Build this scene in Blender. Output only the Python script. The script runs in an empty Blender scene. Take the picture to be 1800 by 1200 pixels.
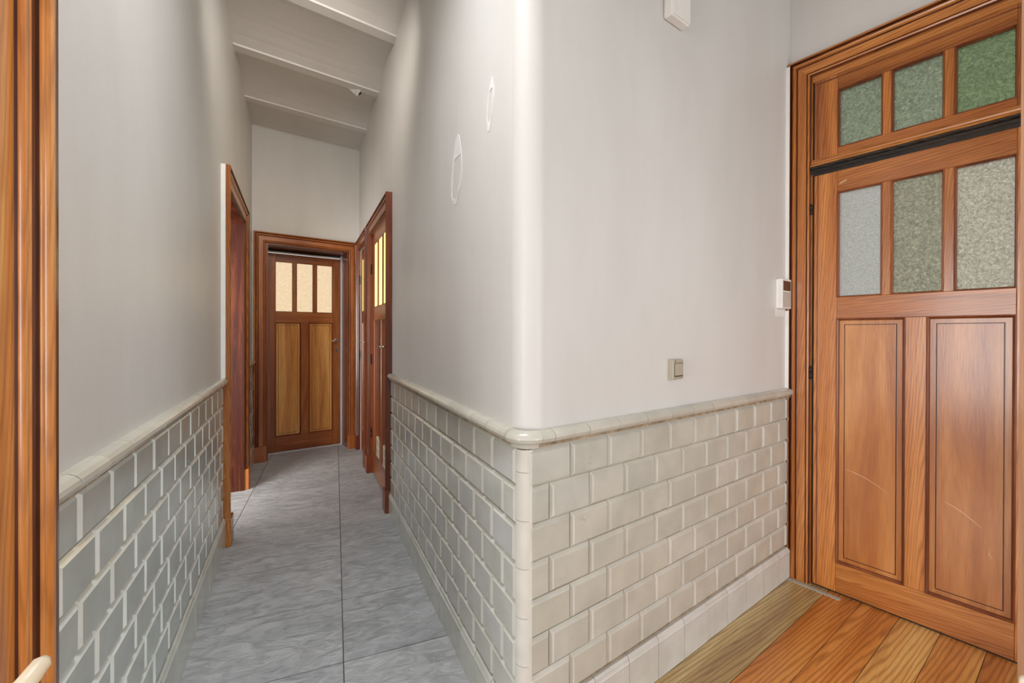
import bpy, bmesh, math, random
from mathutils import Matrix, Vector
random.seed(7)
S = bpy.context.scene
COL = S.collection
# ------------------------------------------------------------------ camera
H = 1.14
def make_camera():
    pit, rol = .0035, .0024
    cp, sp, cr, sr = math.cos(pit), math.sin(pit), math.cos(rol), math.sin(rol)
    x = Vector((cr, sr*sp, sr*cp)); y = Vector((-sr, cr*sp, cr*cp)); z = -Vector((0, cp, -sp))
    m = Matrix((x, y, z)).transposed().to_4x4(); m.translation = (0, 0, H)
    cam = bpy.data.cameras.new('camera'); o = bpy.data.objects.new('camera', cam); COL.objects.link(o)
    o.matrix_world = m; cam.sensor_width = 36; cam.lens = 769.312/1800*36; cam.shift_y = -11.17/1800
    cam.clip_start = .02
    S.camera = o
make_camera()
# ------------------------------------------------------------------ world, lights, exposure
w = bpy.data.worlds.new('world'); S.world = w; w.use_nodes = True
bg = w.node_tree.nodes['Background']; bg.inputs[0].default_value = (.93, .965, 1, 1); bg.inputs[1].default_value = 1.0
S.view_settings.view_transform = 'Standard'; S.view_settings.look = 'None'
S.view_settings.exposure = .2; S.view_settings.gamma = 1; S.view_settings.use_curve_mapping = False
def area(name, loc, target, sx, sy, power, color):
    l = bpy.data.lights.new(name, 'AREA'); l.shape = 'RECTANGLE'; l.size = sx; l.size_y = sy; l.energy = power; l.color = color
    o = bpy.data.objects.new(name, l); COL.objects.link(o); o.location = loc
    o.rotation_euler = (Vector(target)-Vector(loc)).to_track_quat('-Z', 'Y').to_euler()
    return o
area('window_light', (-2.7, -1.9, 1.15), (-.2, 1.3, 1.1), 2.0, 1.8, 132, (1, .985, .96))
area('hall_window_light', (2.75, -1.7, 1.35), (-.8, 1.3, 1.25), 1.6, 2.2, 47, (.98, .99, .985))
area('left_room_fill', (-2.35, 1.55, 1.15), (-1.85, 4.0, 1.9), .9, 1.5, 62, (1, .95, .88))  # fill added through the left doorway to brighten the corridor's end
cl = area('corridor_fill', (-.78, 1.78, 2.74), (-1.80, 4.2, 1.75), .5, .3, 5, (1, .95, .88)); cl.data.spread = math.radians(100)  # unseen fill with no fixture, added to lift the end wall
el = area('entrance_fill', (-.40, .85, 2.85), (-.55, 1.45, 0), .7, .7, 12, (.95, .98, 1)); el.data.spread = math.radians(115)  # unseen overhead fill, added to brighten the floor and left wall
# ------------------------------------------------------------------ materials
def nodes(name):
    m = bpy.data.materials.new(name); m.use_nodes = True
    nt = m.node_tree; return m, nt, nt.nodes['Principled BSDF']
def N(nt, t, **kw):
    n = nt.nodes.new(t)
    for k, v in kw.items():
        if k.startswith('i_'): n.inputs[k[2:].replace('_', ' ')].default_value = v
        else: setattr(n, k, v)
    return n
def ramp(nt, fac, stops):
    r = nt.nodes.new('ShaderNodeValToRGB'); e = r.color_ramp.elements
    while len(e) < len(stops): e.new(.5)
    for el, (p, c) in zip(e, stops): el.position = p; el.color = (*c, 1)
    nt.links.new(fac, r.inputs[0]); return r.outputs[0]
def coords(nt, scale, rnd=True):
    tc = N(nt, 'ShaderNodeTexCoord'); mp = N(nt, 'ShaderNodeMapping'); mp.inputs['Scale'].default_value = scale
    src = tc.outputs['Object']
    if rnd:
        oi = N(nt, 'ShaderNodeObjectInfo'); mu = N(nt, 'ShaderNodeMath', operation='MULTIPLY'); mu.inputs[1].default_value = 37
        nt.links.new(oi.outputs['Random'], mu.inputs[0])
        ad = N(nt, 'ShaderNodeVectorMath', operation='ADD'); nt.links.new(src, ad.inputs[0]); nt.links.new(mu.outputs[0], ad.inputs[1]); src = ad.outputs[0]
    nt.links.new(src, mp.inputs[0]); return mp.outputs[0]
def noise(nt, vec, scale, detail=4, rough=.55, dist=0):
    n = N(nt, 'ShaderNodeTexNoise'); n.inputs['Scale'].default_value = scale; n.inputs['Detail'].default_value = detail
    n.inputs['Roughness'].default_value = rough; n.inputs['Distortion'].default_value = dist
    nt.links.new(vec, n.inputs['Vector']); return n.outputs['Fac']
def mix(nt, a, b, fac, mode='MIX'):
    m = N(nt, 'ShaderNodeMix', data_type='RGBA', blend_type=mode)
    for s, v in ((m.inputs['Factor'], fac), (m.inputs['A'], a), (m.inputs['B'], b)):
        if hasattr(v, 'node'): nt.links.new(v, s)
        elif isinstance(v, (int, float)): s.default_value = v
        else: s.default_value = (*v, 1)
    return m.outputs['Result']
def bump(nt, bs, h, strength, dist=.002):
    b = N(nt, 'ShaderNodeBump'); b.inputs['Strength'].default_value = strength; b.inputs['Distance'].default_value = dist
    nt.links.new(h, b.inputs['Height']); nt.links.new(b.outputs[0], bs.inputs['Normal'])
def wood(name, lo, mid, hi, axis, rough=.26, coat=.35, ring=1.0, wear=0.0, band=.32):
    m, nt, bs = nodes(name)
    st = {'z': (1, 1, .07), 'x': (.07, 1, 1)}[axis]
    v = coords(nt, st)
    fine = noise(nt, v, 190, 6, .6)
    broad = noise(nt, v, 9, 4, .6, .8)
    wv = N(nt, 'ShaderNodeTexWave', wave_type='BANDS', bands_direction='DIAGONAL'); nt.links.new(v, wv.inputs['Vector'])
    wv.inputs['Scale'].default_value = 62*ring; wv.inputs['Distortion'].default_value = 14; wv.inputs['Detail'].default_value = 3; wv.inputs['Detail Scale'].default_value = .35
    c = ramp(nt, broad, [(.30, lo), (.5, mid), (.68, hi)])
    g = ramp(nt, wv.outputs['Fac'], [(0, (.45, .34, .28)), (.5, (1, 1, 1)), (1, (1.1, 1.1, 1.08))])
    c = mix(nt, c, g, band, 'MULTIPLY')
    f = ramp(nt, fine, [(.3, (.70, .62, .56)), (.6, (1.06, 1.06, 1.06))])
    c = mix(nt, c, f, .45, 'MULTIPLY')
    if wear:
        sp = noise(nt, coords(nt, (1, 1, .5)), 9, 5, .7)
        c = mix(nt, c, hi, ramp(nt, sp, [(.56, (0, 0, 0)), (.72, (wear, wear, wear))]))
    oi = N(nt, 'ShaderNodeObjectInfo'); hs = N(nt, 'ShaderNodeHueSaturation')
    mr = N(nt, 'ShaderNodeMapRange'); mr.inputs['To Min'].default_value = .86; mr.inputs['To Max'].default_value = 1.14
    nt.links.new(oi.outputs['Random'], mr.inputs[0]); nt.links.new(mr.outputs[0], hs.inputs['Value']); nt.links.new(c, hs.inputs['Color'])
    nt.links.new(hs.outputs[0], bs.inputs['Base Color'])
    bs.inputs['Roughness'].default_value = rough; bs.inputs['Coat Weight'].default_value = coat; bs.inputs['Coat Roughness'].default_value = .16
    if name == 'worn_red_paint': bs.inputs['Specular IOR Level'].default_value = .2
    bump(nt, bs, fine, .22, .0012)
    return m
M = {}
for ax in 'zx':
    M['pine_'+ax] = wood('pine_'+ax, (.25, .07, .011), (.43, .145, .028), (.57, .235, .06), ax, .27, .22, 1, 0, .5)
    M['oak_'+ax] = wood('front_pine_'+ax, (.42, .13, .022), (.62, .24, .05), (.74, .37, .11), ax, .16, .6)
    M['red_'+ax] = wood('red_pine_'+ax, (.085, .014, .004), (.17, .036, .009), (.30, .085, .022), ax, .3, .3, 1, .4)
    M['brown_'+ax] = wood('brown_pine_'+ax, (.16, .038, .009), (.31, .09, .022), (.46, .17, .048), ax, .3, .25, 1, 0, .4)
M['jamb'] = wood('worn_red_paint', (.025, .004, .002), (.06, .011, .004), (.13, .035, .014), 'z', .5, 0, .7, .5)
M['panel'] = wood('plywood_panel', (.27, .07, .014), (.41, .145, .034), (.53, .225, .066), 'z', .25, .22, .35, 0, .06)
M['shaded'] = wood('shaded_pine', (.09, .022, .005), (.165, .05, .012), (.25, .085, .022), 'z', .2, .45)  # shade on the near left casing's flat band, put into its colour
M['ochre'] = wood('ochre_panel', (.38, .13, .028), (.62, .29, .08), (.74, .41, .14), 'z', .3, .25, .35, 0, .08)
M['bead'] = wood('bead_wood', (.10, .022, .006), (.20, .05, .012), (.30, .085, .02), 'z', .3, .3)
M['bead_dark'] = wood('dark_groove', (.03, .008, .003), (.075, .018, .006), (.15, .04, .012), 'z', .4, .1)  # darker tone for the grooves of casings and panels
M['grime'] = wood('black_grime', (.006, .004, .003), (.014, .009, .006), (.05, .03, .018), 'x', .75, 0)
for i, (a, b, c) in enumerate([((.30, .19, .08), (.42, .29, .12), (.58, .44, .21)), ((.36, .115, .02), (.50, .175, .035), (.60, .26, .065)),
                               ((.40, .14, .027), (.55, .215, .05), (.62, .30, .08)), ((.40, .18, .05), (.56, .29, .085), (.64, .38, .13))]):
    M['board%d' % i] = wood('floor_board_%d' % i, a, b, c, 'x', .3, .35, .6, 0, .55)
def plain(name, col, rough=.5, metal=0, coat=0, var=0, nscale=20, bumps=0):
    m, nt, bs = nodes(name)
    v = coords(nt, (1, 1, 1)); n = noise(nt, v, nscale, 4)
    c = ramp(nt, n, [(.3, tuple(x*(1-var) for x in col)), (.7, tuple(min(1, x*(1+var)) for x in col))])
    nt.links.new(c, bs.inputs['Base Color']); bs.inputs['Roughness'].default_value = rough; bs.inputs['Metallic'].default_value = metal
    bs.inputs['Coat Weight'].default_value = coat
    if bumps: bump(nt, bs, n, bumps)
    return m
def plaster(name, col, stain):
    m, nt, bs = nodes(name)
    v = coords(nt, (1, 1, .35), False)
    n1 = noise(nt, v, 1.7, 5, .6); n2 = noise(nt, coords(nt, (1, 1, 1), False), 60, 4)
    c = ramp(nt, n1, [(.3, stain), (.62, col)])
    nt.links.new(c, bs.inputs['Base Color']); bs.inputs['Roughness'].default_value = .42
    bs.inputs['Specular IOR Level'].default_value = .35
    ad = N(nt, 'ShaderNodeMath', operation='MULTIPLY_ADD'); ad.inputs[1].default_value = .25; nt.links.new(n2, ad.inputs[0]); nt.links.new(noise(nt, v, 7, 3), ad.inputs[2])
    bump(nt, bs, ad.outputs[0], .25, .006)
    return m
M['plaster'] = plaster('painted_plaster', (.66, .64, .61), (.585, .56, .525))
M['ceil'] = plaster('ceiling_paint', (.66, .63, .595), (.60, .57, .535))
M['patch'] = plain('bare_filler', (.75, .74, .715), .75, var=.06)
M['paint'] = plain('fresh_white_paint', (.80, .79, .76), .5, var=.03)
M['grout'] = plain('dirty_grout', (.30, .23, .15), .85, var=.45, nscale=35)
M['floor_grout'] = plain('dark_floor_grout', (.14, .115, .085), .9, var=.3)
M['grout_pale'] = plain('pale_grout', (.50, .45, .36), .85, var=.3, nscale=35)
def glaze(name, cols, rough, crack=0.0):
    m, nt, bs = nodes(name)
    oi = N(nt, 'ShaderNodeObjectInfo')
    c = ramp(nt, oi.outputs['Random'], [(i/(len(cols)-1), k) for i, k in enumerate(cols)])
    n = noise(nt, coords(nt, (1, 1, 1)), 9, 3)
    c = mix(nt, c, ramp(nt, n, [(.35, (.9, .9, .88)), (.65, (1.04, 1.04, 1.03))]), 1, 'MULTIPLY')
    if crack:
        vo = N(nt, 'ShaderNodeTexVoronoi', feature='DISTANCE_TO_EDGE'); vo.inputs['Scale'].default_value = 32
        nt.links.new(coords(nt, (1, 1, 1.6)), vo.inputs['Vector'])
        line = ramp(nt, vo.outputs[0], [(0, (1, 1, 1)), (.02, (0, 0, 0))])
        gate = ramp(nt, noise(nt, coords(nt, (1, 1, 1)), 6, 2), [(.56, (0, 0, 0)), (.64, (crack, crack, crack))])
        c = mix(nt, c, (.33, .28, .20), mix(nt, line, gate, 1, 'MULTIPLY'))
    nt.links.new(c, bs.inputs['Base Color'])
    bs.inputs['Roughness'].default_value = rough; bs.inputs['Coat Weight'].default_value = .25; bs.inputs['Coat Roughness'].default_value = .06
    bump(nt, bs, noise(nt, coords(nt, (1, 1, 1)), 5, 2), .15, .006)
    return m
M['tileB'] = glaze('glazed_tile_warm', [(.485, .47, .405), (.53, .512, .45), (.49, .485, .43), (.545, .525, .455), (.515, .512, .465)], .2, .6)
M['tileA'] = glaze('glazed_tile_cool', [(.51, .515, .465), (.535, .54, .485), (.52, .52, .515), (.49, .50, .45), (.545, .54, .505)], .18)
M['tileD'] = glaze('glazed_tile_left', [(.455, .495, .465), (.475, .51, .48), (.44, .475, .45), (.485, .515, .485)], .15)
M['edgeB'] = glaze('lit_bevel_warm', [(.57, .55, .49), (.60, .575, .51)], .2)  # lit bevels of all three walls: light put into the tile edges' colour
M['edgeA'] = glaze('lit_bevel_cool', [(.585, .59, .535), (.60, .605, .555)], .18)
M['edgeD'] = glaze('lit_bevel_left', [(.64, .67, .64), (.67, .69, .66)], .12)
M['rail'] = glaze('glazed_rail', [(.49, .47, .405), (.53, .505, .44), (.47, .455, .395)], .2)
M['corner'] = glaze('glazed_corner', [(.62, .59, .53), (.65, .625, .57)], .2)
M['base'] = glaze('glazed_base', [(.60, .58, .545), (.62, .605, .58), (.58, .56, .52)], .25)
M['baseA'] = glaze('glazed_base_cool', [(.56, .57, .52), (.58, .585, .535), (.55, .56, .505)], .22)
def slate():
    m, nt, bs = nodes('slate_look_tile')
    v = coords(nt, (1, .28, 1)); v2 = coords(nt, (.45, 1, 1))
    n1 = noise(nt, v2, 24, 8, .66, 1.1); n2 = noise(nt, v2, 4, 4)
    c = ramp(nt, n2, [(.3, (.41, .43, .45)), (.7, (.50, .515, .53))])
    c = mix(nt, c, ramp(nt, n1, [(.33, (.66, .66, .66)), (.62, (1.1, 1.1, 1.1))]), 1, 'MULTIPLY')
    oi = N(nt, 'ShaderNodeObjectInfo')
    c = mix(nt, c, ramp(nt, oi.outputs['Random'], [(0, (.93, .93, .93)), (1, (1.06, 1.05, 1.04))]), 1, 'MULTIPLY')
    nt.links.new(c, bs.inputs['Base Color']); bs.inputs['Roughness'].default_value = .3
    bump(nt, bs, n1, 1, .009)
    return m
M['slate'] = slate()
def pane(name, col, scale, strength, rough):
    m, nt, bs = nodes(name)
    v = coords(nt, (1, 1, 1)); n = noise(nt, v, scale, 3, .5, 1.2)
    c = ramp(nt, n, [(.36, tuple(x*.55 for x in col)), (.64, tuple(min(1, x*1.3) for x in col))])
    nt.links.new(c, bs.inputs['Base Color'])
    bs.inputs['Transmission Weight'].default_value = 1; bs.inputs['Roughness'].default_value = rough; bs.inputs['IOR'].default_value = 1.45
    bump(nt, bs, n, strength, .004)
    return m
M['green'] = pane('green_textured_glass', (.215, .24, .155), 110, 1, .35)
M['green2'] = pane('deep_green_textured_glass', (.155, .205, .095), 110, 1, .35)
M['clear'] = pane('hammered_glass', (.29, .27, .18), 110, 1, .4)
M['clear2'] = pane('pale_hammered_glass', (.46, .41, .31), 130, 1, .4)
M['frost'] = pane('frosted_glass', (.44, .42, .37), 300, .2, .55)
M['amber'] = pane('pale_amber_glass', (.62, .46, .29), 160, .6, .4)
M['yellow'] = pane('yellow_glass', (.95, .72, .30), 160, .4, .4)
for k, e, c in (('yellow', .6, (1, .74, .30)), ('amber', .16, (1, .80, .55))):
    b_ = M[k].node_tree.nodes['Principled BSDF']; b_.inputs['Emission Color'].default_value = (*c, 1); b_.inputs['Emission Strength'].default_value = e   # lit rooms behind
M['raw_wood'] = plain('raw_scratched_wood', (.66, .46, .26), .7, var=.1)
M['ivory'] = plain('ivory_plastic', (.66, .58, .43), .35, var=.06)
M['switch'] = plain('aged_cream_plastic', (.40, .355, .275), .4, var=.06)
M['white'] = plain('white_plastic', (.80, .77, .72), .35, var=.03)
M['grey_face'] = plain('grey_satin_face', (.52, .49, .45), .28, var=.08, coat=.3)
M['screen'] = plain('dark_glass_screen', (.02, .015, .012), .06, coat=1)
M['steel'] = plain('worn_nickel', (.62, .60, .55), .25, 1, var=.1)
M['iron'] = plain('dark_iron', (.035, .028, .024), .45, .7, var=.3)
M['brass'] = plain('dull_brass', (.5, .38, .2), .35, 1, var=.15)
M['dark'] = plain('dark_void', (.012, .009, .007), .9)
M['strip'] = plain('pale_strip_finish', (.66, .64, .66), .35, var=.06)
M['vent'] = plain('cream_vent', (.66, .58, .38), .4, var=.05)
M['debris'] = plain('dust', (.36, .33, .29), .95, var=.3, nscale=80)
# ------------------------------------------------------------------ frames and builders
def tag(o, label=None, cat=None, group=None, kind=None):
    for k, v in (('label', label), ('category', cat), ('group', group), ('kind', kind)):
        if v: o[k] = v
    return o
class Frame:
    """a wall plane: u runs along the wall, n points out of it to the viewer"""
    def __init__(s, x, y, th, facing):
        s.P = Vector((x, y, 0)); s.U = Vector((math.sin(th), math.cos(th), 0)); s.Nn = Vector((math.cos(th), -math.sin(th), 0))*facing
        s.sg = 1 if s.U.cross(s.Nn).z > 0 else -1
        s.R = Matrix((s.U*s.sg, s.Nn, Vector((0, 0, 1)))).transposed().to_4x4()
    def w(s, u, n, z): return s.P + s.U*u + s.Nn*n + Vector((0, 0, z))
FA = Frame(.0048*.97, 1.196*.97, -.4462, -1)
FB = Frame(.0414, 1.125, .9313, 1)
FD = Frame(-.8694*.97, .943*.97, -.455, 1)
FC = Frame(1.2995*.975, 2.2*.975, -.6594, -1)
pE = FA.w(3.58, 0, 0)
FE = Frame(pE.x, pE.y, .9313, 1)
FG = Frame(0, 0, -.3836, -1)          # floor tile grid: u along the corridor, n across to the left
def root(name, loc, rz=0):
    o = bpy.data.objects.new(name, None); o.empty_display_size = .1; COL.objects.link(o)
    o.matrix_world = Matrix.Translation(loc) @ Matrix.Rotation(rz, 4, 'Z'); MW[o.name] = o.matrix_world.copy(); return o
MW = {}
def link(name, me, mw, parent):
    o = bpy.data.objects.new(name, me); COL.objects.link(o); MW[o.name] = mw.copy()
    if parent: o.parent = parent; o.matrix_basis = MW[parent.name].inverted() @ mw
    else: o.matrix_basis = mw
    return o
def mesh_from(name, verts, faces, mat, bevel=0, smooth=False):
    bm = bmesh.new(); vs = [bm.verts.new(v) for v in verts]
    for f in faces:
        try: bm.faces.new([vs[i] for i in f])
        except ValueError: pass
    bmesh.ops.remove_doubles(bm, verts=bm.verts, dist=1e-6)
    bmesh.ops.recalc_face_normals(bm, faces=bm.faces)
    if bevel: bmesh.ops.bevel(bm, geom=list(bm.edges), offset=bevel, segments=1, affect='EDGES')
    if smooth:
        for f in bm.faces: f.smooth = True
    me = bpy.data.meshes.new(name); bm.to_mesh(me); bm.free()
    me.materials.append(mat)
    return me
def build(fr, name, verts, faces, mat, parent=None, bevel=0, smooth=False):
    """verts are (u, n, z) in the frame; the object's origin is the middle of its box"""
    c = [(min(v[i] for v in verts)+max(v[i] for v in verts))/2 for i in range(3)]
    loc = [((v[0]-c[0])*fr.sg, v[1]-c[1], v[2]-c[2]) for v in verts]
    mw = Matrix.Translation(fr.w(*c)) @ fr.R
    return link(name, mesh_from(name, loc, faces, mat, bevel, smooth), mw, parent)
BOXF = [(0, 1, 3, 2), (4, 6, 7, 5), (0, 4, 5, 1), (2, 3, 7, 6), (0, 2, 6, 4), (1, 5, 7, 3)]
def boxv(u0, u1, n0, n1, z0, z1): return [(u, n, z) for u in (u0, u1) for n in (n0, n1) for z in (z0, z1)]
def box(fr, name, u0, u1, n0, n1, z0, z1, mat, parent=None, bevel=0):
    return build(fr, name, boxv(u0, u1, n0, n1, z0, z1), BOXF, mat, parent, bevel)
def boxes(fr, name, lst, mat, parent=None):
    V, F = [], []
    for b in lst:
        k = len(V); V += boxv(*b); F += [tuple(i+k for i in f) for f in BOXF]
    return build(fr, name, V, F, mat, parent)
def loft(fr, name, rings, mat, parent=None, closed=True, caps=True, smooth=False):
    V = [v for r in rings for v in r]; n = len(rings[0]); F = []
    for k in range(len(rings)-1):
        for i in range(n if closed else n-1):
            j = (i+1) % n; F.append((k*n+i, k*n+j, (k+1)*n+j, (k+1)*n+i))
    if caps: F += [tuple(range(n)), tuple(range((len(rings)-1)*n, len(rings)*n))]
    return build(fr, name, V, F, mat, parent, 0, smooth)
class Wf:                              # plain world frame
    sg = 1; R = Matrix.Identity(4)
    def w(s, u, n, z): return Vector((u, n, z))
WF = Wf()
def tube(name, pts, rads, mat, parent=None, seg=10, flat=1.0):
    pts = [Vector(p) for p in pts]; rings = []
    for i, p in enumerate(pts):
        t = (pts[min(i+1, len(pts)-1)]-pts[max(i-1, 0)]).normalized()
        a = t.cross(Vector((0, 0, 1)))
        if a.length < .05: a = t.cross(Vector((1, 0, 0)))
        a.normalize(); b = t.cross(a).normalized()
        r = rads[i] if hasattr(rads, '__len__') else rads
        rings.append([tuple(p + a*math.cos(2*math.pi*k/seg)*r*flat + b*math.sin(2*math.pi*k/seg)*r) for k in range(seg)])
    return loft(WF, name, rings, mat, parent, smooth=True)
def disc(name, c, axis, r, h, mat, parent, seg=16): 
    c = Vector(c); axis = Vector(axis).normalized()
    return tube(name, [c, c+axis*h*.7, c+axis*h], [r, r, r*.8], mat, parent, seg)
# ------------------------------------------------------------------ shell: floor, walls, ceiling
HC = 3.02
floor = tag(box(WF, 'floor', -3.2, 2.6, -.9, 5.2, -.12, -.006, M['floor_grout'], None), kind='structure')
# slate tiles (0.58 x 0.384) of the corridor
def hull_clip(poly, a, b, c):          # keep a*x+b*y <= c
    out = []
    for i in range(len(poly)):
        p, q = poly[i], poly[(i+1) % len(poly)]
        dp, dq = a*p[0]+b*p[1]-c, a*q[0]+b*q[1]-c
        if dp <= 0: out.append(p)
        if dp*dq < 0:
            t = dp/(dp-dq); out.append((p[0]+(q[0]-p[0])*t, p[1]+(q[1]-p[1])*t))
    return out
def slab(name, poly, z0, z1, mat, parent, ang, inset=0):
    n = len(poly); c = (sum(p[0] for p in poly)/n, sum(p[1] for p in poly)/n)
    ca, sa = math.cos(-ang), math.sin(-ang)
    loc = [((p[0]-c[0])*ca-(p[1]-c[1])*sa, (p[0]-c[0])*sa+(p[1]-c[1])*ca) for p in poly]
    V = [(x, y, z0-z1) for x, y in loc] + [(x, y, 0) for x, y in loc]
    F = [tuple(range(n)), tuple(range(n, 2*n))] + [(i, (i+1) % n, n+(i+1) % n, n+i) for i in range(n)]
    return link(name, mesh_from(name, V, F, mat), Matrix.Translation((c[0], c[1], z1)) @ Matrix.Rotation(ang, 4, 'Z'), parent)
def halfplane(fr, u, n, side):
    """line through the frame at distance n: keeps the side where (P.Nn) is >= ; returns a,b,c for a*x+b*y<=c"""
    d = fr.Nn.dot(fr.P) + n
    return (-fr.Nn.x*side, -fr.Nn.y*side, -d*side)
gAng = math.atan2(FG.U.y, FG.U.x)
# boundary between slate and boards: continues the line of the entrance, under the wall corner
def side_planes(kind):
    return [halfplane(FA, 0, -.02, 1), halfplane(FD, 0, -.25, 1)]
for k in range(-5, 9):
    for lat in range(-1, 3):
        u0, n0 = 1.6205+.3825*k, -.0275+.5795*(lat-1)
        g = .002
        P = [FG.w(u0+g, n0+g, 0), FG.w(u0+.3825-g, n0+g, 0), FG.w(u0+.3825-g, n0+.5795-g, 0), FG.w(u0+g, n0+.5795-g, 0)]
        poly = [(p.x, p.y) for p in P]
        for h in [halfplane(FA, 0, -.02, 1), halfplane(FD, 0, -.40, 1), halfplane(FE, 0, -.26, 1)]: poly = hull_clip(poly, *h) if poly else poly
        if poly: poly = hull_clip(poly, 0, -1, .75)
        # stop the slate at the threshold line under the wall's corner
        if poly: poly = hull_clip(poly, 1, .12, .16)
        if len(poly) >= 3: slab('floor_tile', poly, -.006, 0, M['slate'], floor, gAng + math.pi/2)
# boards of the hall, running along the tiled wall
bAng = math.atan2(FB.U.y, FB.U.x)
edges = [-.898, -.720, -.6025, -.479, -.3595, -.2395, -.12, 0, .12, .24, .36, .48, .60]
dirn = FB.U; nrm = FB.Nn
order = [0, 1, 1, 3, 2, 1, 3, 2, 1, 3, 2, 1]
for i in range(len(edges)-1):
    a, b = -edges[i], -edges[i+1]        # distance along -nrm
    a, b = edges[i]+.0011, edges[i+1]-.0011
    P = [nrm*q + dirn*t for q, t in ((a, -.35), (b, -.35), (b, 2.52), (a, 2.52))]
    poly = [(p.x, p.y) for p in P]
    poly = hull_clip(poly, -1, -.12, -.163)
    poly = hull_clip(poly, *halfplane(FC, 0, -.03, 1)); 
    if len(poly) >= 3: slab('floor_board', poly, -.006, -.002+random.uniform(-.0007, .0007), M['board%d' % order[i]], floor, bAng)
# walls: plaster bodies
def wall(fr, name, lst): return tag(boxes(fr, name, lst, M['plaster']), kind='structure')
PN = -.0075
wl = wall(FD, 'wall_left', [(-.424, 1.66, -.36, PN, 0, HC), (2.50, 3.45, -.36, PN, 0, HC), (1.66, 2.50, -.36, PN, 1.94, HC), (-1.02, -.424, -.36, PN, 1.93, HC)])
R_PL = .058
# corner of the plaster between FA and FB
def corner(r, n=0):
    """centre of the fillet of radius r behind planes FA and FB, and its tangent u on both"""
    a1, b1, c1 = FA.Nn.x, FA.Nn.y, FA.Nn.dot(FA.P)+n-r
    a2, b2, c2 = FB.Nn.x, FB.Nn.y, FB.Nn.dot(FB.P)+n-r
    d = a1*b2-a2*b1; c = Vector(((c1*b2-c2*b1)/d, (a1*c2-a2*c1)/d, 0))
    return c, (c+FA.Nn*r-FA.P).dot(FA.U), (c+FB.Nn*r-FB.P).dot(FB.U)
aA = math.atan2(FA.Nn.y, FA.Nn.x); aB = math.atan2(FB.Nn.y, FB.Nn.x)
while aB < aA: aB += 2*math.pi
def arc(c, r, k=10): return [c + Vector((math.cos(aA+(aB-aA)*i/k), math.sin(aA+(aB-aA)*i/k), 0))*r for i in range(k+1)]
cP, tA, tB = corner(R_PL, PN)
wr = wall(FA, 'wall_right', [(tA, 1.885, -.16, PN, 0, HC), (2.675, 2.93, -.16, PN, 0, HC), (3.465, 3.62, -.16, PN, 0, HC), (1.885, 2.675, -.16, PN, 1.945, HC), (2.93, 3.465, -.16, PN, 1.945, HC)])
pl = arc(cP, R_PL, 14)
endB = FB.w(1.60, PN, 0); poly = [(p.x, p.y) for p in pl] + [(endB.x, endB.y)]
eb = FB.w(1.60, -.2, 0); poly.append((eb.x, eb.y)); ea = FB.w(.25, -.2, 0); poly.append((ea.x, ea.y))
nn = len(poly)
V = [(x, y, 0) for x, y in poly] + [(x, y, HC) for x, y in poly]
wc = build(WF, 'wall_center', V, [tuple(range(nn)), tuple(range(nn, 2*nn))] + [(i, (i+1) % nn, nn+(i+1) % nn, nn+i) for i in range(nn)], M['plaster'])
for i, f in enumerate(wc.data.polygons): f.use_smooth = abs(f.normal.z) < .5
wc.data.set_sharp_from_angle(angle=math.radians(30))
tag(wc, kind='structure')
wf = wall(FC, 'wall_front', [(-.175, .06, -.16, PN, 0, HC), (-1.75, -.887, -.16, PN, 0, HC), (-.887, -.175, -.16, PN, 2.31, HC)])
wb = wall(FE, 'wall_back', [(-1.12, -.80, -.30, PN, 0, HC), (-.085, .10, -.30, PN, 0, HC), (-.80, -.085, -.30, PN, 1.945, HC)])
we = tag(box(WF, 'wall_entrance', -1.2, 2.2, -.42, -.30, 2.05, HC, M['plaster']), kind='structure')
# ceiling: shallow plaster arches between beams that run with the tiled wall
def ceiling():
    ms = [-2.05, -1.39, -.73, -.07, .59, 1.26, 1.93, 2.593, 3.263, 3.92, 4.62]
    prof = []
    for i in range(len(ms)-1):
        a, b = ms[i]+.036, ms[i+1]-.036
        prof += [(a-.072+.0, 2.936), (a, 2.936)]
        for k in range(9):
            t = k/8; prof.append((a+.004+(b-a-.008)*t, 2.945+.040*math.sin(math.pi*t)**.8))
    m_ = -FB.Nn
    V, F = [], []; n = len(prof)
    for t in (-3.6, 3.2):
        for q, z in prof: p = m_*q + dirn*t; V.append((p.x, p.y, z))
    for q, z in ((prof[-1][0], 3.08), (prof[0][0], 3.08)):
        pass
    F = [(i, i+1, n+i+1, n+i) for i in range(n-1)]
    k0 = len(V)
    for t in (-3.6, 3.2):
        for q in (prof[0][0], prof[-1][0]): p = m_*q+dirn*t; V.append((p.x, p.y, 3.10))
    F += [(k0, k0+1, k0+3, k0+2), (0, n, k0+2, k0), (n-1, 2*n-1, k0+3, k0+1)]
    F += [tuple(range(n))+(k0+1, k0), tuple(range(n, 2*n))+(k0+3, k0+2)]
    o = build(WF, 'ceiling', V, F, M['ceil']); return tag(o, kind='structure')
ceil = ceiling()
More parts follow.
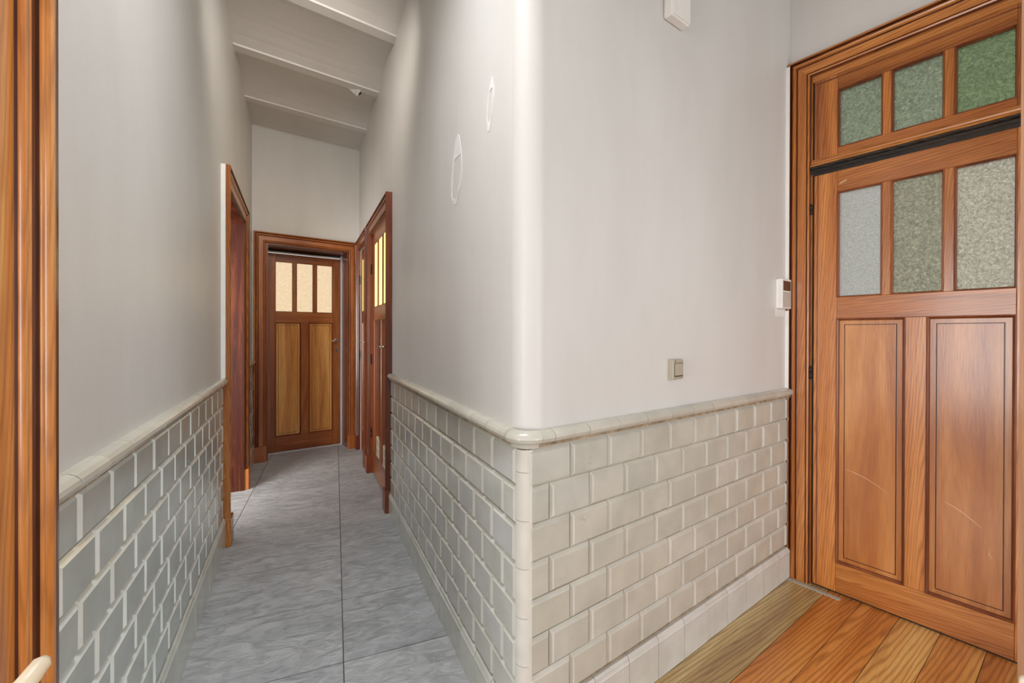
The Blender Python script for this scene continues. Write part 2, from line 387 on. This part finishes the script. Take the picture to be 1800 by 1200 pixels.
# torn flap and dark crack in the ceiling
hp = [(-1.225, 3.190), (-1.098, 3.218), (-1.167, 3.318)]
def flat_piece(name, pts, z0, z1, mat, parent):
    n = len(pts); V = [(x, y, z0) for x, y in pts] + [(x, y, z1) for x, y in pts]
    return build(WF, name, V, [tuple(range(n)), tuple(range(n, 2*n))] + [(i, (i+1) % n, n+(i+1) % n, n+i) for i in range(n)], mat, parent)
ZC = 2.9485
flat_piece('crack', [(-1.232, 3.186), (-1.168, 3.300), (-1.115, 3.232), (-1.090, 3.224), (-1.150, 3.318), (-1.166, 3.332), (-1.175, 3.322)], ZC-.002, ZC+.012, M['dark'], ceil)
V = [(-1.222, 3.192, ZC-.003), (-1.180, 3.205, ZC-.004), (-1.150, 3.228, ZC-.012), (-1.112, 3.222, ZC-.004), (-1.135, 3.255, ZC-.022), (-1.168, 3.296, ZC-.030)]
V += [(x, y, z+.004) for x, y, z in V]
build(WF, 'plaster_flap', V, [(0, 1, 2, 5), (2, 3, 4), (2, 4, 5), (6, 7, 8, 11), (8, 9, 10), (8, 10, 11), (0, 5, 11, 6), (5, 4, 10, 11), (4, 3, 9, 10), (0, 1, 7, 6), (1, 2, 8, 7), (2, 3, 9, 8)], M['patch'], ceil)
# ------------------------------------------------------------------ wainscot
TC = {}
def tile_mesh(wd, ht, mat, bev=.0095, dep=.0090):
    key = (round(wd, 4), round(ht, 4), mat.name)
    if key not in TC:
        a, b = wd/2, ht/2; V = []
        for (x, z, y) in ((a, b, -.004), (a, b, -.0002), (a-.0012, b-.0012, .0006), (a-bev, b-bev, dep)):
            V += [(-x, y, -z), (x, y, -z), (x, y, z), (-x, y, z)]
        F = [(12, 13, 14, 15), (0, 1, 2, 3)]
        for k in range(3):
            for i in range(4): j = (i+1) % 4; F.append((k*4+i, k*4+j, k*4+4+j, k*4+4+i))
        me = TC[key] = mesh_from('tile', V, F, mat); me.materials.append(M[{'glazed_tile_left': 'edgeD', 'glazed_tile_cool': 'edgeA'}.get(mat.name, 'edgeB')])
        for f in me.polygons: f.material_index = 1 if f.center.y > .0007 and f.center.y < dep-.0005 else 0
    return TC[key]
def tile(fr, u0, u1, z0, z1, mat, parent, wob=.0006):
    me = tile_mesh(u1-u0-.0017, z1-z0-.0017, mat, min(.0095, (u1-u0)*.3, (z1-z0)*.3))
    mw = Matrix.Translation(fr.w((u0+u1)/2, random.uniform(-wob, wob)-.0035, (z0+z1)/2)) @ fr.R @ Matrix.Rotation(random.gauss(0, .0035), 4, 'X') @ Matrix.Rotation(random.gauss(0, .0035), 4, 'Z')
    return link('tile', me, mw, parent)
def wainscot(fr, ua, ub, phase, wd, ztop, ht, rows, zmin, mat, parent, grout):
    box(fr, 'grout', ua, ub, PN-.001, -.0052, zmin-.12, ztop+.01, grout, parent)
    for r in range(rows):
        z1 = ztop-ht*r; z0 = max(zmin, z1-ht)
        if z1-z0 < .012: continue
        ph = phase + (wd/2 if r % 2 else 0)
        k = math.floor((ua-ph)/wd)
        while ph+wd*k < ub-1e-4:
            a, b = max(ua, ph+wd*k), min(ub, ph+wd*(k+1)); k += 1
            if b-a > .008: tile(fr, a, b, z0, z1, mat, parent)
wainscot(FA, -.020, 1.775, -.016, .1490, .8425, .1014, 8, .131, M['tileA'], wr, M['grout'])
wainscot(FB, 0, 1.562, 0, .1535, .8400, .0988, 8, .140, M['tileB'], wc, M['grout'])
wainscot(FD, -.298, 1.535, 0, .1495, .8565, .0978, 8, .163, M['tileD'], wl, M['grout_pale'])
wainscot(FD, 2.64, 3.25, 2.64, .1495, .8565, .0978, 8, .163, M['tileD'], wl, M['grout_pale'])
# rail (dado) : bullnose with a cove under it
def rprof(zb, h=.046): return [(PN, zb+h), (.006, zb+h), (.016, zb+h-.004), (.0225, zb+h-.011), (.0245, zb+h-.019), (.021, zb+h-.028), (.013, zb+h-.0325), (.0095, zb+h-.037), (.008, zb+.001), (.0065, zb), (PN, zb)]
def bprof(zt): return [(PN, zt), (.003, zt), (.0075, zt-.005), (.0105, zt-.016), (.0135, zt-.020), (.0115, zt-.025), (.0115, 0), (PN, 0)]
def pieces(fr, name, ua, ub, phase, wd, prof, mat, parent):
    k = math.floor((ua-phase)/wd)
    while phase+wd*k < ub-1e-4:
        a, b = max(ua, phase+wd*k)+.0009, min(ub, phase+wd*(k+1))-.0009; k += 1
        if b-a > .006:
            d = random.uniform(-.0007, .0007)
            loft(fr, name, [[(u, n+(d if n > 0 else 0), z) for n, z in prof] for u in (a, b)], mat, parent)
def bed(fr, ua, ub, z0, z1, n, parent): box(fr, 'mortar_bed', ua, ub, PN, n, z0, z1, M['grout'], parent)
def corner_piece(name, r, prof, mat, parent):
    c, ta, tb = corner(r); rings = []
    for i in range(11):
        a = aA+(aB-aA)*i/10; d = Vector((math.cos(a), math.sin(a), 0))
        rings.append([tuple(c+d*(r+n)+Vector((0, 0, z))) for n, z in prof])
    loft(WF, name, rings, mat, parent, smooth=True).data.set_sharp_from_angle(angle=math.radians(35))
    return ta, tb
def setting(name, fr, u): 
    o = root(name, fr.w(u, 0, 0), 0); return tag(o, kind='structure')
t1 = setting('trim_1', FA, .8); ta, tb = corner_piece('rail_tile', .040, rprof(.8415, .0455), M['rail'], t1)
pieces(FA, 'rail_tile', ta, 1.785, .0095, .131, rprof(.8425, .0445), M['rail'], t1)
bed(FA, ta, 1.78, .848, .884, .013, t1)
t2 = setting('trim_2', FB, .8)
pieces(FB, 'rail_tile', tb, 1.568, .0756, .1315, rprof(.8405, .0455), M['rail'], t2)
bed(FB, tb, 1.566, .846, .882, .013, t2)
t3 = setting('trim_3', FD, .8)
pieces(FD, 'rail_tile', -.298, 1.548, -.0657, .1315, rprof(.8565, .0435), M['rail'], t3)
pieces(FD, 'rail_tile', 2.63, 3.26, 2.63, .1315, rprof(.8565, .0435), M['rail'], t3)
bed(FD, -.297, 1.545, .862, .896, .013, t3)
b1 = setting('baseboard_right', FA, .8)
ba, bb = corner_piece('base_tile', .03, bprof(.134), M['baseA'], b1)
pieces(FA, 'base_tile', ba, 1.79, .259-.13*3, .13, bprof(.131), M['baseA'], b1)
b2 = setting('baseboard_center', FB, .8)
pieces(FB, 'base_tile', bb, 1.572, .096, .1502, bprof(.1395), M['base'], b2)
b3 = setting('baseboard_left', FD, .8)
pieces(FD, 'base_tile', -.298, 1.555, .05, .15, bprof(.163), M['baseA'], b3)
pieces(FD, 'base_tile', 2.69, 3.26, 2.69, .15, bprof(.163), M['baseA'], b3)
bed(FA, ba, 1.785, .0, .122, .0085, b1); bed(FB, bb, 1.57, .0, .13, .0085, b2); bed(FD, -.297, 1.55, .0, .154, .0085, b3)
# quarter-round corner tiles
t4 = setting('trim_4', FA, 0)
cz = [.84, .781, .655, .531, .403, .279, .155, .134]
cc, _, _ = corner(.027)
for i in range(len(cz)-1):
    z1, z0 = cz[i]-.0006, cz[i+1]+.0006
    rings = []
    for z in (z0, z1):
        rings.append([(p.x, p.y, z) for p in arc(cc, .0295, 8)] + [(cc.x, cc.y, z)])
    loft(WF, 'corner_tile', rings, M['corner'], t4, smooth=True).data.set_sharp_from_angle(angle=math.radians(35))
# ------------------------------------------------------------------ casings
CP = [(0, PN), (0, .030), (.004, .034), (.010, .033), (.0125, .022), (.0142, .019), (.0158, .023), (.022, .0275), (.028, .025), (.0315, .016), (.033, .0125), (.0345, .0165), (.038, .0165), (.072, .0155), (.0735, .0115), (.075, .0145), (.079, .0185), (.085, .0165), (.088, .010), (.0895, .007), (.094, .009), (.094, PN)]
GROOVES = (3, 4, 5, 9, 10, 11, 13, 14, 17, 18)
def dark_grooves(o, prof):  # gives the groove faces the darker material
    o.data.materials.append(M['bead_dark'])
    n = len(prof)
    # side faces come first in the loft: face k*n+i joins profile points i and i+1
    lines = {}
    for f in o.data.polygons:
        ids = sorted({v % n for v in f.vertices})
        if len(f.vertices) == 4 and len(ids) == 2 and ids[1]-ids[0] == 1 and ids[0] in GROOVES: f.material_index = 1
    return o
def casing(fr, parent, uL, uR, zt, wv, wh, z0=0, base=0, sides='LR', name='casing'):
    """moulded frame round an opening; uL < uR are its outer edges"""
    wd = CP[-1][0]
    if 'L' in sides: dark_grooves(loft(fr, 'casing_jamb', [[(uL+q, n, z0) for q, n in CP], [(uL+q, n, zt-q) for q, n in CP]], wv, parent), CP)
    if 'R' in sides: dark_grooves(loft(fr, 'casing_jamb', [[(uR-q, n, z0) for q, n in CP], [(uR-q, n, zt-q) for q, n in CP]], wv, parent), CP)
    dark_grooves(loft(fr, 'casing_head', [[(uL+q, n, zt-q) for q, n in CP], [(uR-q, n, zt-q) for q, n in CP]], wh, parent), CP)
    if base:
        for s, u in (('L', uL), ('R', uR)):
            if s in sides:
                a, b = (u-.004, u+wd+.001) if s == 'L' else (u-wd-.001, u+.004)
                box(fr, 'plinth_block', a, b, PN, .037, z0, base, wv, parent, .003)
# ------------------------------------------------------------------ door leaves
def ring(fr, name, u0, u1, z0, z1, steps, mat, parent):
    """rectangular moulding: steps = (inset, n) from the outside in"""
    V, F = [], []
    for s, n in steps: V += [(u0+s, n, z0+s), (u1-s, n, z0+s), (u1-s, n, z1-s), (u0+s, n, z1-s)]
    for k in range(len(steps)-1):
        for i in range(4): j = (i+1) % 4; F.append((k*4+i, k*4+j, k*4+4+j, k*4+4+i))
    return build(fr, name, V, F, mat, parent)
def panel(fr, u0, u1, z0, z1, n, mat, parent, inset=.028, g=.0030):
    a = [(0, n-.008), (0, n), (inset, n), (inset+.0004, n-.004), (inset+g, n-.004), (inset+g+.0004, n+.0006)]
    V, F = [], []
    for s, q in a: V += [(u0+s, q, z0+s), (u1-s, q, z0+s), (u1-s, q, z1-s), (u0+s, q, z1-s)]
    for k in range(len(a)-1):
        for i in range(4): j = (i+1) % 4; F.append((k*4+i, k*4+j, k*4+4+j, k*4+4+i))
    k = (len(a)-1)*4; F += [(k, k+1, k+2, k+3), (0, 1, 2, 3)]
    o = build(fr, 'panel', V, F, mat, parent); o.data.materials.append(M['bead_dark'])
    for i in range(8, 20): o.data.polygons[i].material_index = 1
    return o
def glazing(fr, u0, u1, z0, z1, cols, mul, nf, th, wv, wh, panes, parent, bead=.006, pd=.016):
    """a row of panes between mullions"""
    wd = (u1-u0-mul*(cols-1))/cols
    for i in range(cols):
        a = u0+(wd+mul)*i; b = a+wd
        if i < cols-1: box(fr, 'mullion', b, b+mul, nf-th, nf-.001, z0, z1, wv, parent, .0015)
        ring(fr, 'glazing_bead', a, b, z0, z1, [(-.0005, nf-pd), (-.0005, nf+.001), (.0025, nf+.0025), (bead, nf-.3*pd), (bead+.001, nf-pd)], M['bead'], parent)
        box(fr, 'pane', a-.004, b+.004, nf-pd-.002, nf-pd+.002, z0-.004, z1+.004, panes[i % len(panes)], parent)
def leaf(fr, parent, u0, u1, nf, th, z0, z1, st, zg, zp, mats, panes, mul=.028, munt=.064, pd=.016):
    wv, wh, pm = mats; n0 = nf-th; e = .0006
    box(fr, 'stile', u0, u0+st, n0, nf, z0, z1, wv, parent, .0012)
    box(fr, 'stile', u1-st, u1, n0, nf, z0, z1, wv, parent, .0012)
    for a, b in ((zg[1], z1), (zp[1], zg[0]), (z0, zp[0])):
        box(fr, 'rail', u0+st+e, u1-st-e, n0, nf-.0004, a, b, wh, parent, .0012)
    glazing(fr, u0+st, u1-st, zg[0], zg[1], 3, mul, nf, th, wv, wh, panes, parent, .006, pd)
    mid = (u0+u1)/2
    box(fr, 'muntin', mid-munt/2, mid+munt/2, n0, nf-.0006, zp[0]+e, zp[1]-e, wv, parent, .0012)
    for a, b in ((u0+st, mid-munt/2), (mid+munt/2, u1-st)):
        ring(fr, 'panel_bead', a, b, zp[0], zp[1], [(-.0005, nf-.012), (-.0005, nf+.0015), (.003, nf+.003), (.0065, nf-.001), (.008, nf-.004), (.0105, nf-.012)], M['bead'], parent)
        panel(fr, a-.002, b+.002, zp[0]-.002, zp[1]+.002, nf-.010, pm, parent)
def lever(fr, parent, u, z, nf, du, mat, rose=.018, dn=.045, r=.006):
    p = fr.w(u, nf, z)
    h = disc('door_handle', p, fr.Nn, rose, .006, mat, parent)
    tube('lever', [fr.w(u, nf+.004, z), fr.w(u, nf+dn*.8, z), fr.w(u+du*.12, nf+dn, z), fr.w(u+du*.6, nf+dn, z-.002), fr.w(u+du, nf+dn-.004, z-.006)], [r, r, r*1.05, r, r*.8], mat, h)
    return h
def keyplate(fr, parent, u, z, nf, mat, w=.011, h=.028):
    k = box(fr, 'keyhole_plate', u-w, u+w, nf, nf+.003, z-h, z+h, mat, parent, .0012)
    box(fr, 'keyhole', u-.003, u+.003, nf+.0025, nf+.0036, z-.012, z+.006, M['dark'], k)
def hinge(fr, parent, u, z, nf, h=.04):
    o = tube('hinge', [fr.w(u, nf, z-h), fr.w(u, nf, z-.002)], .0055, M['iron'], parent, 8)
    tube('hinge', [fr.w(u, nf, z+.001), fr.w(u, nf, z+h)], .0055, M['iron'], parent, 8)
    tube('hinge_pin', [fr.w(u, nf, z+h), fr.w(u, nf, z+h+.008)], [.0045, .001], M['iron'], o, 8)
# --- front door on the right (FC): leaf, transom light
c1 = setting('trim_5', FC, -.53)
casing(FC, c1, -.979, -.083, 2.405, M['pine_z'], M['pine_x'], -.002)
box(FC, 'rebate', -.184, -.176, -.05, .000, -.002, 2.31, M['dark'], c1)
box(FC, 'rebate', -.886, -.878, -.05, .000, -.002, 2.31, M['dark'], c1)
box(FC, 'head_lining', -.886, -.176, -.05, .008, 2.285, 2.312, M['pine_x'], c1, .002)
d1 = setting('door_1', FC, -.53)
leaf(FC, d1, -.878, -.184, .005, .042, .006, 1.862, .0865, (1.303, 1.768), (.136, 1.21), (M['pine_z'], M['pine_x'], M['panel']), [M['clear2'], M['clear'], M['frost']], .0285, .0625)
for u in (-.199,): box(FC, 'edge_bead', u-.0025, u+.0025, .004, .0068, .01, 1.858, M['bead'], d1, .001)
hinge(FC, d1, -.174, 1.707, .012, .022); hinge(FC, d1, -.174, .963, .012, .026)
# transom bar (grimy drip moulding) and transom sash
tr = setting('window_1', FC, -.53)
def bar(name, prof, wob, mat):
    rr = random.Random(3); R_ = []
    for i in range(49):
        u = -.886+(.714)*i/48; R_.append([(u, n+(rr.uniform(-wob, wob) if n > 0 else 0), z+(rr.uniform(-wob, wob)*.6 if n > 0 else 0)) for n, z in prof])
    return loft(FC, name, R_, mat, tr)
bar('transom_bar', ((-.05, 1.858), (.007, 1.858), (.008, 1.870), (.013, 1.876), (.016, 1.884), (.010, 1.889), (-.05, 1.889)), .0012, M['grime'])
bar('draught_seal', ((-.05, 1.889), (.014, 1.889), (.021, 1.893), (.022, 1.898), (.012, 1.901), (-.05, 1.901)), .0028, M['grime'])
bar('drip_edge', ((-.05, 1.901), (.016, 1.901), (.020, 1.906), (.014, 1.912), (-.05, 1.912)), .0004, M['pine_x'])
loft(FC, 'transom_sill', [[(u, n, z) for n, z in ((-.05, 1.912), (.017, 1.912), (.019, 1.918), (.013, 1.924), (.008, 1.932), (-.05, 1.932))] for u in (-.886, -.174)], M['pine_x'], tr)
for a, b in ((-.878, -.7905), (-.2715, -.184)): box(FC, 'stile', a, b, -.037, .005, 1.932, 2.285, M['pine_z'], tr, .0012)
box(FC, 'rail', -.79, -.272, -.037, .0046, 2.2165, 2.285, M['pine_x'], tr, .0012); box(FC, 'rail', -.79, -.272, -.037, .0046, 1.932, 1.9615, M['pine_x'], tr, .0012)
glazing(FC, -.7905, -.2715, 1.9615, 2.2165, 3, .0285, .005, .042, M['pine_z'], M['pine_x'], [M['green2'], M['green'], M['green']], tr)
box(FC, 'edge_bead', -.2015, -.1965, .004, .0075, 1.935, 2.28, M['bead'], tr, .001)
box(FC, 'edge_bead', -.878, -.184, .004, .0085, 2.268, 2.273, M['bead'], tr, .001)
box(FC, 'threshold', -.886, -.176, -.06, -.004, -.006, .003, M['grime'], d1)
# --- end door (FE)
c2 = setting('trim_6', FE, -.46)
casing(FE, c2, -.911, -.012, 2.036, M['brown_z'], M['brown_x'], 0, .135)
for a, b in ((-.818, -.800), (-.106+.002, -.085)): box(FE, 'jamb_lining', a if a < -.5 else -.100, b if a < -.5 else -.084, -.30, .006, 0, 1.945, M['red_z'], c2)
box(FE, 'head_lining', -.80, -.10, -.30, .006, 1.930, 1.946, M['red_x'], c2)
d2 = setting('door_2', FE, -.45)
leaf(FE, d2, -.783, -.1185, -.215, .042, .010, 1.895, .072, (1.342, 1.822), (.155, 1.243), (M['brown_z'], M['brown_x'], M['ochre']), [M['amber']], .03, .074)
box(FE, 'pale_strip', -.1155, -.1005, -.235, -.205, .002, 1.926, M['strip'], d2, .001)  # pale strips down the leaf's right edge and above it
box(FE, 'pale_strip', -.783, -.1175, -.235, -.207, 1.901, 1.911, M['strip'], d2, .001)
box(FE, 'door_stop', -.80, -.10, -.26, -.222, 1.905, 1.935, M['dark'], c2)
lever(FE, d2, -.158, 1.066, -.215, -.055, M['steel'], .022, .045, .0065)
keyplate(FE, d2, -.157, .968, -.215, M['steel'])
box(FE, 'threshold', -.80, -.10, -.26, -.205, 0, .006, M['strip'], d2)
# --- doors of the right wall (FA)
c3 = setting('trim_7', FA, 2.28)
casing(FA, c3, 1.790, 2.768, 2.035, M['red_z'], M['brown_x'], 0, .14)
d3 = setting('door_3', FA, 2.28)
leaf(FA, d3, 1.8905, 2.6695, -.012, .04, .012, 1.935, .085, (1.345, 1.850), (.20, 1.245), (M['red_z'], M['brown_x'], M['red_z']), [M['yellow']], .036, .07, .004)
box(FA, 'jamb_lining', 1.884, 1.890, -.15, .004, 0, 1.945, M['red_z'], c3); box(FA, 'jamb_lining', 2.670, 2.676, -.15, .004, 0, 1.945, M['red_z'], c3)
lever(FA, d3, 1.955, 1.05, -.012, .095, M['steel'], .016, .05, .0065)
keyplate(FA, d3, 1.955, .95, -.012, M['steel'])
for a, b, z0, z1 in ((2.315, 2.435, .205, .350), (2.005, 2.135, .205, .350)):
    vg = box(FA, 'vent_grille', a, b, -.022, -.011+.004, z0, z1, M['vent'], d3, .001)
    for q in (z0+.014, z0+.078):
        box(FA, 'vent_opening', a+.016, b-.016, -.008, -.0062, q, q+.052, M['switch'], vg)
hinge(FA, d3, 2.672, 1.66, .0, .04); hinge(FA, d3, 2.672, .93, .0, .04); hinge(FA, d3, 2.672, .33, .0, .04)
c4 = setting('trim_8', FA, 3.2)
casing(FA, c4, 2.836, 3.560, 2.040, M['red_z'], M['red_x'], 0, .14)
d4 = setting('door_4', FA, 3.2)
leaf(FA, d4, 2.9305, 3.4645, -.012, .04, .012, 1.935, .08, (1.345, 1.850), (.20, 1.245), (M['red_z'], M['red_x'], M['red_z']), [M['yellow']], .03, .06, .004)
lever(FA, d4, 2.985, 1.063, -.012, .09, M['steel'], .016, .045, .006)
box(FA, 'lock_box', 3.02, 3.06, -.012, .004, 1.27, 1.315, M['vent'], d4, .002)
hinge(FA, d4, 3.462, 1.66, .0, .04); hinge(FA, d4, 3.462, .93, .0, .04)
# --- open doorway of the left wall (FD)
c5 = setting('trim_9', FD, 2.08)
casing(FD, c5, 1.562, 2.604, 2.035, M['pine_z'], M['pine_x'], 0, .15)
box(FD, 'jamb_lining', 2.496, 2.514, -.36, .006, 0, 1.945, M['jamb'], c5); box(FD, 'jamb_lining', 1.648, 1.664, -.36, .006, 0, 1.945, M['jamb'], c5)
box(FD, 'head_lining', 1.664, 2.496, -.36, .006, 1.925, 1.945, M['jamb'], c5)
# --- moulded frame nearest the camera on the left (FD)
c6 = setting('trim_10', FD, -.5)
def roll(u0, u1, nb, h): return [(u0+(u1-u0)*(1-math.cos(math.pi*k/8))/2, nb+h*math.sin(math.pi*k/8)) for k in range(9)]
NP = [(0, PN), (0, .031), (.003, .033), (.0105, .033), (.0112, .027)] + roll(.0125, .0335, .027, .0095) + [(.0342, .0255)] + roll(.0352, .0425, .0275, .004) + [(.0430, .0235), (.066, .0235)] + roll(.0668, .0738, .0265, .004) + [(.0745, .0245)] + roll(.0755, .0915, .0255, .007) + [(.0925, .0225), (.128, .0225), (.13, PN)]
nj = loft(FD, 'casing_jamb', [[(-.300-q, n, 0) for q, n in NP], [(-.300-q, n, 2.06-q) for q, n in NP]], M['oak_z'], c6, smooth=True)
nj.data.set_sharp_from_angle(angle=math.radians(40))
nj.data.materials.append(M['shaded']); nj.data.materials.append(M['bead_dark'])
for f in nj.data.polygons:
    ids = sorted({v % len(NP) for v in f.vertices})
    if len(ids) == 2 and ids[1]-ids[0] == 1: f.material_index = 1 if ids[0] in (1, 2, 24) else 2 if ids[0] in (3, 4, 13, 14, 23, 25, 34, 35, 44) else 0
loft(FD, 'casing_head', [[(-.300-q, n, 2.06-q) for q, n in NP], [(-1.12+q, n, 2.06-q) for q, n in NP]], M['oak_x'], c6)
box(FD, 'jamb_lining', -.440, -.424, -.30, -.002, 0, 2.0, M['oak_z'], c6)
# --- the pair of open door leaves beside the camera
def open_leaf(name, ex, ey, dx_, dy_, sx, lv):
    """leaf whose free edge stands at (ex, ey) and that runs back along (dx_, dy_)"""
    th = math.atan2(dx_, dy_); fr = Frame(ex, ey, th, 1)
    side = 1 if fr.Nn.dot(Vector((-ex, -ey, 0))) > 0 else -1
    fr = Frame(ex, ey, th, side)               # n points to the camera's side, u runs back from the free edge
    r = tag(root(name, fr.w(.3, -.02, 0)), kind='structure')
    def bx(nm, u0, u1, z0, z1, mat, t=0): return box(fr, nm, u0, u1, -.04+t, 0-t, z0, z1, mat, r, .002)
    bx('stile', 0, .113, .01, 2.0, M['oak_z']); bx('stile', .628, .738, .01, 2.0, M['oak_z'])
    for a, b in ((.01, .2), (.86, 1.02), (1.88, 2.0)): bx('rail', .1135, .6275, a, b, M['oak_x'], .0004)
    for a, b in ((.2, .86), (1.02, 1.88)): bx('panel', .1135, .6275, a, b, M['panel'], .012)
    p = fr.w(.045, 0, lv[0][2])
    h = disc('door_handle', p, fr.Nn, .02, .006, M['brass'], r)
    tube('lever', [p+fr.Nn*.003, p+fr.Nn*.02]+[Vector(q) for q in lv], [.007, .007, .007, .0062, .0053, .0046, .0022], M['ivory'], h, 14)
open_leaf('door_5', -.315, .240, -.77, -.64, -1, [(-.275, .203, .935), (-.266, .220, .940), (-.2655, .238, .9475), (-.2665, .248, .9525), (-.2667, .2505, .9537)])
open_leaf('door_6', .3155, .262, .79, -.61, 1, [(.325, .205, .925), (.305, .222, .930), (.294, .238, .9375), (.2935, .248, .9425), (.2937, .2505, .9437)])
# ------------------------------------------------------------------ small things on the centre wall
def at(fr, name, u, z, label, cat):
    o = root(name, fr.w(u, 0, z), math.atan2(fr.R[1][0], fr.R[0][0])); return tag(o, label, cat)
s = at(FB, 'light_switch', .652, .984, 'small cream square rocker switch on the white wall above the dado', 'light switch')
V = [(u, n, z) for n, q in ((PN, 0), (.009, .0005), (.0135, .004)) for u, z in ((.620+q, .984+q), (.683-q, .984+q), (.683-q, 1.053-q), (.620+q, 1.053-q))]
F = [(0, 1, 2, 3), (8, 9, 10, 11)] + [(k*4+i, k*4+(i+1) % 4, k*4+4+(i+1) % 4, k*4+4+i) for k in range(2) for i in range(4)]
build(FB, 'housing', V, F, M['switch'], s)
box(FB, 'rocker_gap', .628, .6785, .0115, .0139, .994, 1.041, M['dark'], s)
rk = build(FB, 'rocker', [(.6305, .01, .9975), (.677, .01, .9975), (.677, .01, 1.0395), (.6305, .01, 1.0395), (.6305, .0165, .9975), (.677, .0165, .9975), (.677, .015, 1.0395), (.6305, .015, 1.0395)], [(0, 1, 2, 3), (4, 5, 6, 7), (0, 1, 5, 4), (1, 2, 6, 5), (2, 3, 7, 6), (3, 0, 4, 7)], M['switch'], s, .0012)
disc('indicator', FB.w(.634, .0133, 1.0465), FB.Nn, .0022, .001, M['dark'], s, 8)
it = at(FB, 'intercom', 1.50, 1.258, 'white intercom box with dark screen beside the front door frame', 'intercom')
box(FB, 'housing', 1.4575, 1.5555, PN, .018, 1.258, 1.393, M['white'], it, .002)
box(FB, 'back_plate', 1.4545, 1.5555, PN, -.001, 1.262, 1.389, M['white'], it, .001)
box(FB, 'screen', 1.4675, 1.5465, .0175, .0190, 1.339, 1.384, M['screen'], it, .0006)
box(FB, 'speaker_face', 1.4645, 1.5500, .0175, .0186, 1.264, 1.334, M['grey_face'], it, .0006)
jb = at(FB, 'chime_box', .64, 2.20, 'white plastic box high on the wall over the switch', 'wall box')
box(FB, 'housing', .588, .694, PN, .026, 2.203, 2.42, M['white'], jb, .004)
box(FB, 'lid', .592, .690, .025, .030, 2.207, 2.414, M['white'], jb, .0015)
# scratches of the front door's panels, scraped paint on its top rail
def scratch(pts, wd, nf=-.004):
    V = []
    for k, (u, z) in enumerate(pts):
        h = wd*(.35 if k in (0, len(pts)-1) else 1)
        V += [(u, nf, z-h), (u, nf, z+h), (u, nf-.002, z)]
    F = [(3*i+a, 3*i+b, 3*i+3+b, 3*i+3+a) for i in range(len(pts)-1) for a, b in ((0, 1), (1, 2), (2, 0))]
    build(FC, 'scratch', V, F, M['raw_wood'], d1)
scratch([(-.300, .553), (-.335, .545), (-.372, .532), (-.41, .512), (-.450, .487)], .0009)
scratch([(-.614, .505), (-.637, .494), (-.660, .481), (-.686, .460), (-.713, .436)], .0014)
scratch([(-.7345, .372), (-.729, .352), (-.7388, .333)], .002)
for a, b in (((-.276, 1.797), (-.292, 1.806)), ((-.284, 1.795), (-.300, 1.812)), ((-.296, 1.800), (-.307, 1.813))): scratch([a, ((a[0]+b[0])/2, (a[1]+b[1])/2+.003), b], .0022, .0052)
# repaired patches on the corridor wall: thin skims of filler, ring shaped
def patch(outline, hole):
    n = len(outline); m = 2*n; V = []
    for d in (.0011, -.001):
        for (a, b), (c, e) in zip(outline, hole): V += [(a, PN+d, b), (c, PN+d, e)]
    F = []
    for i in range(n):
        j = (i+1) % n
        F += [(2*i, 2*j, 2*j+1, 2*i+1), (2*i, 2*j, m+2*j, m+2*i), (2*i+1, 2*j+1, m+2*j+1, m+2*i+1)]
    build(FA, 'filler_patch', V, F, M['patch'], wr)
def ringpts(uc, zc, w, h, lean, k, top):
    out, inn = [], []
    for i in range(26):
        a = 2*math.pi*i/26; c, q = math.cos(a), math.sin(a)
        t = .10+.09*math.sin(2*a+k)+random.uniform(-.03, .03)
        e = 1+random.uniform(-.05, .05)
        zz = q*(1.45 if q > .75 else 1.0)*e if top else q*(1.25 if abs(q) > .8 else 1)*e
        out.append((uc+w*c*(1 if abs(q) < .7 else .7)*e-lean*q, zc+h*zz))
        iq = max(-.78, min(.62 if top else .72, q))
        inn.append((uc+w*c*(1-t*1.9)*(.95 if abs(q) < .7 else .55)-lean*q*.8, zc+h*iq))
    return out, inn
patch(*ringpts(.505, 1.722, .062, .105, .012, .4, True)); patch(*ringpts(.183, 1.832, .026, .062, .012, 1.2, False))
boxes(FB, 'bare_filler', [(1.452, 1.545, PN-.001, PN+.0012, 1.222, 1.262)], M['patch'], wc)
# strip of white paint along the near edge of the left doorway and of dust by the front door
boxes(FD, 'paint_edge', [(1.545, 1.5615, PN-.001, .012, .90, 2.03)], M['paint'], wl)
boxes(FB, 'paint_edge', [(1.557, 1.571, PN-.001, .006, .887, 1.25), (1.557, 1.571, PN-.001, .006, 1.393, 2.39)], M['paint'], wc)
boxes(FC, 'dust_line', [(-.30, -.10, .034, .055, -.004, .0005)], M['debris'], floor)
